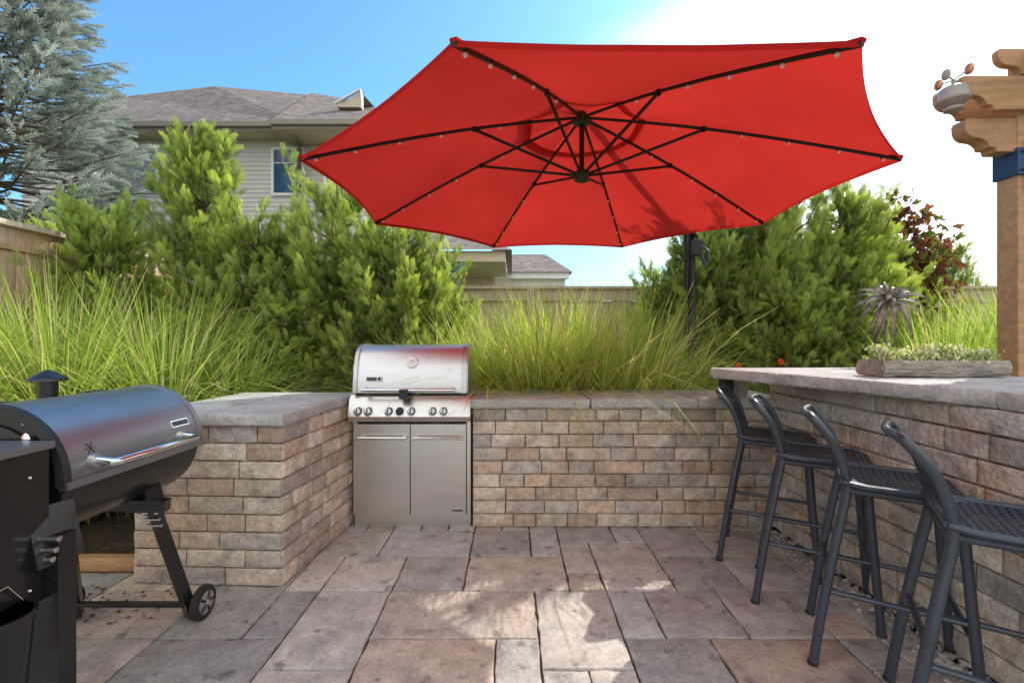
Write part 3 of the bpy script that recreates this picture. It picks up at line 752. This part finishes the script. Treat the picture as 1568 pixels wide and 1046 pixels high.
b.box(-4.6,-.20,10.3,13.0,3.12,3.16,'soffit'); b.box(-4.6,-.15,10.25,10.29,3.10,3.34,'soffit'); b.box(-.19,-.15,10.29,13,3.10,3.34,'soffit')
b.add([(-4.8,10.1,3.34),(.0,10.1,3.34),(-1.0,12.6,4.35),(-4.8,12.6,4.35)],[(0,1,2,3)],'roof'); b.add([(.0,10.1,3.34),(.0,14,3.34),(-1,12.6,4.35)],[(0,1,2)],'roof')
b.box(-4.6,-.5,12.9,12.95,0,3.12,'soffit')
b.box(-1.42,-1.20,10.32,10.54,0,2.75,'teal'); b.box(-1.46,-1.16,10.28,10.58,2.75,2.85,'white'); b.prism([(-1.6,3.1),(-1.0,3.1),(-1.15,2.85),(-1.45,2.85)],'y',10.3,10.56,'teal')
b.box(-2.2,-1.95,10.32,10.54,0,3.1,'soffit')
b.obj('porch',parent=H)
b=B()
b.box(-.8,1.75,13.8,14.0,3.2,3.40,'white'); b.box(-.8,1.65,14,14.05,0,3.4,'siding'); b.box(.2,1.0,13.96,13.999,1.6,3.0,'white')
b.add([(-.9,13.7,3.38),(1.85,13.7,3.38),(1.2,16,4.35),(-.9,16,4.35)],[(0,1,2,3)],'roof'); b.add([(1.85,13.7,3.38),(1.85,18,3.38),(1.2,16,4.35)],[(0,1,2)],'roof')
b.obj('garage_wing',parent=H,smooth=False)

# ------------------------------------------------------------ grasses
def grassclump(n,hmin,hmax,spread,seed,bright=1.0):
    rng=np.random.default_rng(seed);K=6
    a=rng.uniform(0,2*np.pi,n);rb=np.abs(rng.normal(0,.12,n))*spread
    base=np.stack([rb*np.cos(a),rb*np.sin(a),np.zeros(n)],1)
    a2=a+rng.normal(0,.7,n);out=np.stack([np.cos(a2),np.sin(a2),np.zeros(n)],1)
    Lh=rng.uniform(hmin,hmax,n);lean=rng.uniform(.02,.32,n);cur=rng.uniform(.10,1.0,n)**1.3*spread
    t=np.linspace(0,1,K+1)
    h=t[None,:]-(cur*.56)[:,None]*t[None,:]**3
    o=lean[:,None]*t[None,:]+cur[:,None]*.8*t[None,:]**2.2
    C=base[:,None,:]+Lh[:,None,None]*(out[:,None,:]*o[:,:,None]+np.array([0,0,1])*h[:,:,None])
    side=np.cross(out,[0,0,1]);tw=rng.uniform(-1,1,n);side=side*np.cos(tw)[:,None]+out*np.sin(tw)[:,None]
    wd=rng.uniform(.0034,.0066,n)[:,None]*(1-t[None,:]**2.5)+.0006
    V=np.stack([C-side[:,None,:]*wd[:,:,None],C+side[:,None,:]*wd[:,:,None]],2)
    idx=np.arange(n*(K+1)*2).reshape(n,K+1,2)
    F=np.stack([idx[:,:-1,0],idx[:,:-1,1],idx[:,1:,1],idx[:,1:,0]],-1).reshape(-1,4)
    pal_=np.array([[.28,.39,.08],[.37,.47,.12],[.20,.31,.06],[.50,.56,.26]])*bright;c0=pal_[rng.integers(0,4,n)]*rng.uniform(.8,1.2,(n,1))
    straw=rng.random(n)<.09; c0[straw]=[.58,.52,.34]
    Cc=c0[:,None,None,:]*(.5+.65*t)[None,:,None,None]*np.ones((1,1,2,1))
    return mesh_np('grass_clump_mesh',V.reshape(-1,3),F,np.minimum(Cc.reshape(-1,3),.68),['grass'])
G=[grassclump(1500,1.0,1.8,1.0,k,1.05) for k in range(3)]
G2=[grassclump(1600,1.0,1.8,1.0,k+20,1.32) for k in range(2)]
gl=[(-3.35,3.35,1.14),(-2.75,3.6,1.04),(-3.95,3.1,1.12),(-3.1,4.0,1.10),(-4.1,3.8,1.14),(-2.5,4.0,.9),
    (-.66,4.4,.92),(-.2,4.45,1.0),(.25,4.3,1.12),(.68,4.35,1.14),(1.12,4.3,1.10),(1.5,4.45,.9),(.45,4.7,1.15),
    (4.15,4.3,1.13),(4.7,4.1,1.16),(5.3,4.6,1.2),(3.75,3.95,.95),(5.9,5.0,1.25),(3.4,3.8,.7)]
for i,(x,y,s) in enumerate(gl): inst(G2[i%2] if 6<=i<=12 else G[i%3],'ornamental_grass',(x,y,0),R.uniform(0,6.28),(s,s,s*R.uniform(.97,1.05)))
GS=grassclump(450,.3,.65,1.0,9)
for x,y in((2.0,3.95),(2.5,4.0),(3.0,3.95),(-.1,4.1),(.5,4.1),(1.2,4.05),(2.95,3.6)): inst(GS,'low_grass',(x,y,.25),R.uniform(0,6),1.2)

# ------------------------------------------------------------ cedars
q=[]
tc_=[]
for i in range(7):
    u=.06+.125*i; l=.42*(1-.7*u)+.05
    for s_ in(-1,1):
        z=R.uniform(-.18,.18); q.append(leafquad((u,0,0),(.80,s_*.58,z),l,.066)); tc_.append([u*.7,u*.7+.2,min(1,u+.35),u*.7+.2])
q.append(leafquad((0,0,0),(1,0,.05),1.1,.06)); tc_.append([0,.5,1,.5])
SPR=np.array(q);SPT=np.array(tc_)
def cedar(h,rad,nb,per,seed,ex=.65):
    rng=np.random.default_rng(seed);P=[];D=[];dep=[];segs=[((0,0,0),(0,0,h*.5),.06,.04),((0,0,h*.5),(.05,0,h*.93),.04,.008)]
    lead=[(rng.normal(0,.16),rng.normal(0,.16),h*rng.uniform(.78,1.0)) for _ in range(5)]
    for i in range(nb):
        z0=h*(.02+.86*rng.random()**1.0); a=rng.uniform(0,6.283)
        rr=rad*(1-(z0/h))**ex*rng.uniform(.65,1.15)+.10
        up=rng.uniform(.6,1.2)
        dr=np.array([math.cos(a),math.sin(a),0]); ln=rr
        p0=np.array([0,0,z0]); p1=p0+dr*ln*.6+np.array([0,0,ln*.35*up]); p2=p0+dr*ln+np.array([0,0,ln*1.15*up])
        p2[2]=min(p2[2],h*1.02)
        segs.append((p0,p1,.014,.009));segs.append((p1,p2,.009,.003))
        m=int(per*(.4+ln/rad))
        t=rng.uniform(.25,1.0,m)**.8
        c=np.where(t[:,None]<.6,p0+(p1-p0)*(t/.6)[:,None],p1+(p2-p1)*((t-.6)/.4)[:,None])
        wob=rng.normal(size=(m,3))*.10*(1.25-t)[:,None]
        P.append(c+wob); d=(p2-p1)/np.linalg.norm(p2-p1)
        bc=rng.uniform(.85,1.15)
        D.append(d+rng.normal(size=(m,3))*.5+dr*.25+np.array([0,0,.3])); dep.append(t*rng.uniform(.9,1.1,m)*bc)
    for lx,ly,lz in lead:
        m=int(per*1.5);t=rng.random(m)
        P.append(np.stack([lx*t*1.2,ly*t*1.2,h*.5+(lz-h*.5)*t],1)+rng.normal(size=(m,3))*.10*(1.1-t)[:,None]);D.append(rng.normal(size=(m,3))*.45+np.array([0,0,1.]));dep.append(.6+.4*t)
    P=np.concatenate(P);D=np.concatenate(D);dep=np.concatenate(dep);n=len(P)
    br=rng.uniform(.7,1.3,n)
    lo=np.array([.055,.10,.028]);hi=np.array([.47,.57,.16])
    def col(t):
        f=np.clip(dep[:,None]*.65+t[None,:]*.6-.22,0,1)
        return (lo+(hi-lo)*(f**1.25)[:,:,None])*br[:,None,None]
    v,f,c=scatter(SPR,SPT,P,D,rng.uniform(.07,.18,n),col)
    sv,sf,scc=sticks(segs)
    return join_parts('cedar_mesh',[(v,f,c,0),(sv,sf,scc,1)],['leaf','bark'])
CD=[cedar(3.8,.95,130,42,1,1.0),cedar(2.8,.85,100,40,2),cedar(3.1,.8,100,40,3,.75)]
hs=[3.8,2.8,3.1]
for i,(x,y,h,k,w_,rz) in enumerate([(-3.42,5.0,3.85,0,1.0,1.0),(-4.3,4.75,2.75,1,.9,2),(-2.75,4.85,2.65,1,.9,3),(-1.95,5.0,3.25,2,1.0,4),(-1.25,4.85,2.65,1,.92,5),(-.85,5.3,2.35,1,.65,6),(-5.1,5.4,2.7,1,1.0,0),(-2.3,4.5,1.8,2,.85,1),
     (1.75,5.2,2.2,1,.7,2),(2.5,4.95,3.7,2,.95,3),(3.0,4.95,3.3,2,.85,4),(3.65,4.95,3.1,2,.95,5),(4.1,5.3,2.6,1,.85,6),(2.7,4.45,1.9,1,.8,0),(3.4,4.5,1.9,2,.75,1),(-3.0,4.4,1.6,1,.85,2),(2.05,4.85,2.6,1,.8,3)]):
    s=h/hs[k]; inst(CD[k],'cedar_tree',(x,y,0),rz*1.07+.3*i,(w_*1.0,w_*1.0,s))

# ------------------------------------------------------------ blue spruce
q=[];tc_=[]
for i in range(8):
    u=i/8.
    for j in range(3):
        a=2*math.pi*(j/3+i*.17); q.append(leafquad((u,0,0),(.8,.62*math.cos(a),.62*math.sin(a)),.25,.065)); tc_.append([.2,.6,1,.6])
q.append(leafquad((0,0,0),(1,0,.01),1.1,.12));tc_.append([0,.3,.6,.3])
ST=np.array(q);STT=np.array(tc_)
def spruce(h,rad,seed):
    rng=np.random.default_rng(seed);P=[];D=[];dep=[];segs=[((0,0,0),(0,0,h),.16,.01)]
    z=2.2
    while z<h-.1:
        rr=rad*(1-z/h)**.85+.08; nbr=11
        a0=rng.uniform(0,6.28)
        for k in range(nbr):
            a=a0+6.283*k/nbr+rng.normal(0,.15);L_=rr*rng.uniform(.74,1.1);dr=np.array([math.cos(a),math.sin(a),0]);sd2=np.array([-dr[1],dr[0],0])
            slope=.15+.5*(z/h)
            def pt(t): return np.array([0,0,z])+dr*L_*t+np.array([0,0,1])*L_*(slope*t-.42*t+.35*t**2.5)
            segs.append((pt(0),pt(.5),.03,.02));segs.append((pt(.5),pt(1),.02,.006))
            m=int(10+L_*14)
            t=rng.uniform(.35,1,m)**.7
            for tt in t:
                s_=rng.choice([-1,1]); side_len=L_*.42*(1.05-tt)*rng.uniform(.1,1.0)
                p=pt(tt)+sd2*s_*side_len+dr*side_len*.6+np.array([0,0,-.12*side_len+rng.normal(0,.04)])
                P.append(p);D.append(dr*1.0+sd2*s_*rng.uniform(.1,.8)+np.array([0,0,rng.uniform(-.15,.6)]));dep.append(tt)
            P.append(pt(1));D.append(dr+np.array([0,0,.4]));dep.append(1.)
        z+=.27
    P=np.array(P);D=np.array(D);dep=np.array(dep);n=len(P);br=rng.uniform(.7,1.2,n)
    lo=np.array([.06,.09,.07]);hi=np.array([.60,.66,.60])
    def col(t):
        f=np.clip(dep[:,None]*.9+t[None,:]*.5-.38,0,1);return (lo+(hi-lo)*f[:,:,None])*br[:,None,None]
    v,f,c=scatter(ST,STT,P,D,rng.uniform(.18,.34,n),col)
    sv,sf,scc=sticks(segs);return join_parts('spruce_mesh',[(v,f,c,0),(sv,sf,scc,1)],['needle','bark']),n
sm,ns_=spruce(10.8,3.1,5); print('spruce twigs',ns_)
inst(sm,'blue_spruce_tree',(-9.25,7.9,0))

# ------------------------------------------------------------ broadleaf
LT=np.array([[np.array(p,float) for p in ((0,0,0),(.45,.32,.06),(1,0,-.05),(.45,-.32,.06))],
             [np.array(p,float) for p in ((.1,0,0),(.25,.55,.0),(.6,.50,-.05),(.45,.1,0))],
             [np.array(p,float) for p in ((.1,0,0),(.45,-.1,0),(.6,-.50,-.05),(.25,-.55,0))]]);LTT=np.full((3,4),.5)
def broad(branches,nl,size,pal_,seed,trunk):
    rng=np.random.default_rng(seed);segs=list(trunk);P=[]
    for (p0,p1,r,sp) in branches:
        p0=np.array(p0,float);p1=np.array(p1,float)
        segs.append((p0,p1,r,r*.3))
        for k in range(int(5)):
            t=rng.uniform(.3,1);q0=p0+(p1-p0)*t;q1=q0+rng.normal(size=3)*sp*.8;segs.append((q0,q1,r*.35,r*.1))
            m=nl//5; c_=q1*.6+q0*.4; P.append(c_+rng.normal(size=(m,3))*sp*.42)
    P=np.concatenate(P);n=len(P);D=rng.normal(size=(n,3))+np.array([0,0,-.3]);cc=np.array(pal_)[rng.integers(0,len(pal_),n)]*rng.uniform(.7,1.25,(n,1))
    v,f,c=scatter(LT,LTT,P,D,rng.uniform(.7,1.2,n)*size,lambda t:np.repeat(cc[:,None,:],len(t),1))
    sv,sf,scc=sticks(segs,6);return join_parts('broadleaf_mesh',[(v,f,c,0),(sv,sf,scc,1)],['leaf','bark'])
br=[((5.1,6.0,1.6),(5.1+dx,6.0+dy,1.6+dz),.025,.30) for dx,dy,dz in((-.6,0,1.2),(0,.1,1.4),(.35,0,1.1),(.6,.1,.8),(-.2,-.3,.9),(.6,0,.5),(.2,.2,1.2),(-.5,-.2,1.45),(.2,-.2,.8))]
me=broad(br,170,.12,[(.18,.06,.05),(.24,.085,.06),(.13,.055,.05),(.30,.15,.07),(.15,.15,.06),(.12,.16,.05)],3,[((5.1,6.0,0),(5.1,6.0,1.6),.06,.035)])
inst(me,'purple_maple_tree',(0,0,0))
inst(CD[2],'distant_conifer_tree',(21.5,22,0),1,(1.6,1.6,2.0)); 
b=B()
for x,y,z,s in((1.98,3.95,1.10,.7),(2.38,4.0,1.13,.85),(2.3,4.05,1.05,.6),(2.05,4.0,1.0,.6),(3.1,4.0,1.08,.7),(1.83,3.9,.98,.6)):
    b.tube([(x,y,0),(x,y,z)],.004,'leaf',5,(.08,.14,.04))
    for k in range(8):
        a=k*.785; b.sphere((x+.022*math.cos(a)*s,y-.01,z+.022*math.sin(a)*s),.014*s,'petal',6,(.75,.10,.02))
    for k in range(10):
        zz=z*R.uniform(.6,.93);a=R.uniform(0,6.28); d=Vector((math.cos(a),math.sin(a),.5)); p=Vector((x,y,zz)); s1=d.cross(Vector((0,0,1))).normalized()*.02
        b.add([p,p+d*.05+s1,p+d*.12,p+d*.05-s1],[(0,1,2,3)],'leaf',(.08,.14,.04))
b.obj('orange_flowers',fixn=False)
n=60;P=np.stack([NR.uniform(-2.3,-1.7,n),NR.uniform(2.1,2.45,n),np.full(n,.006)],1);D=NR.normal(size=(n,3))*[1,1,.1]
cc=np.array([[.16,.10,.05]])*NR.uniform(.5,1.5,(n,1))
v,f,c=scatter(LT,LTT,P,D,NR.uniform(.012,.028,n),lambda t:np.repeat(cc[:,None,:],len(t),1),roll=np.tile([0,0,1.],(n,1))+NR.normal(size=(n,3))*.1)
inst(mesh_np('litter',v,f,c,['leaf']),'fallen_leaves',(0,0,0))
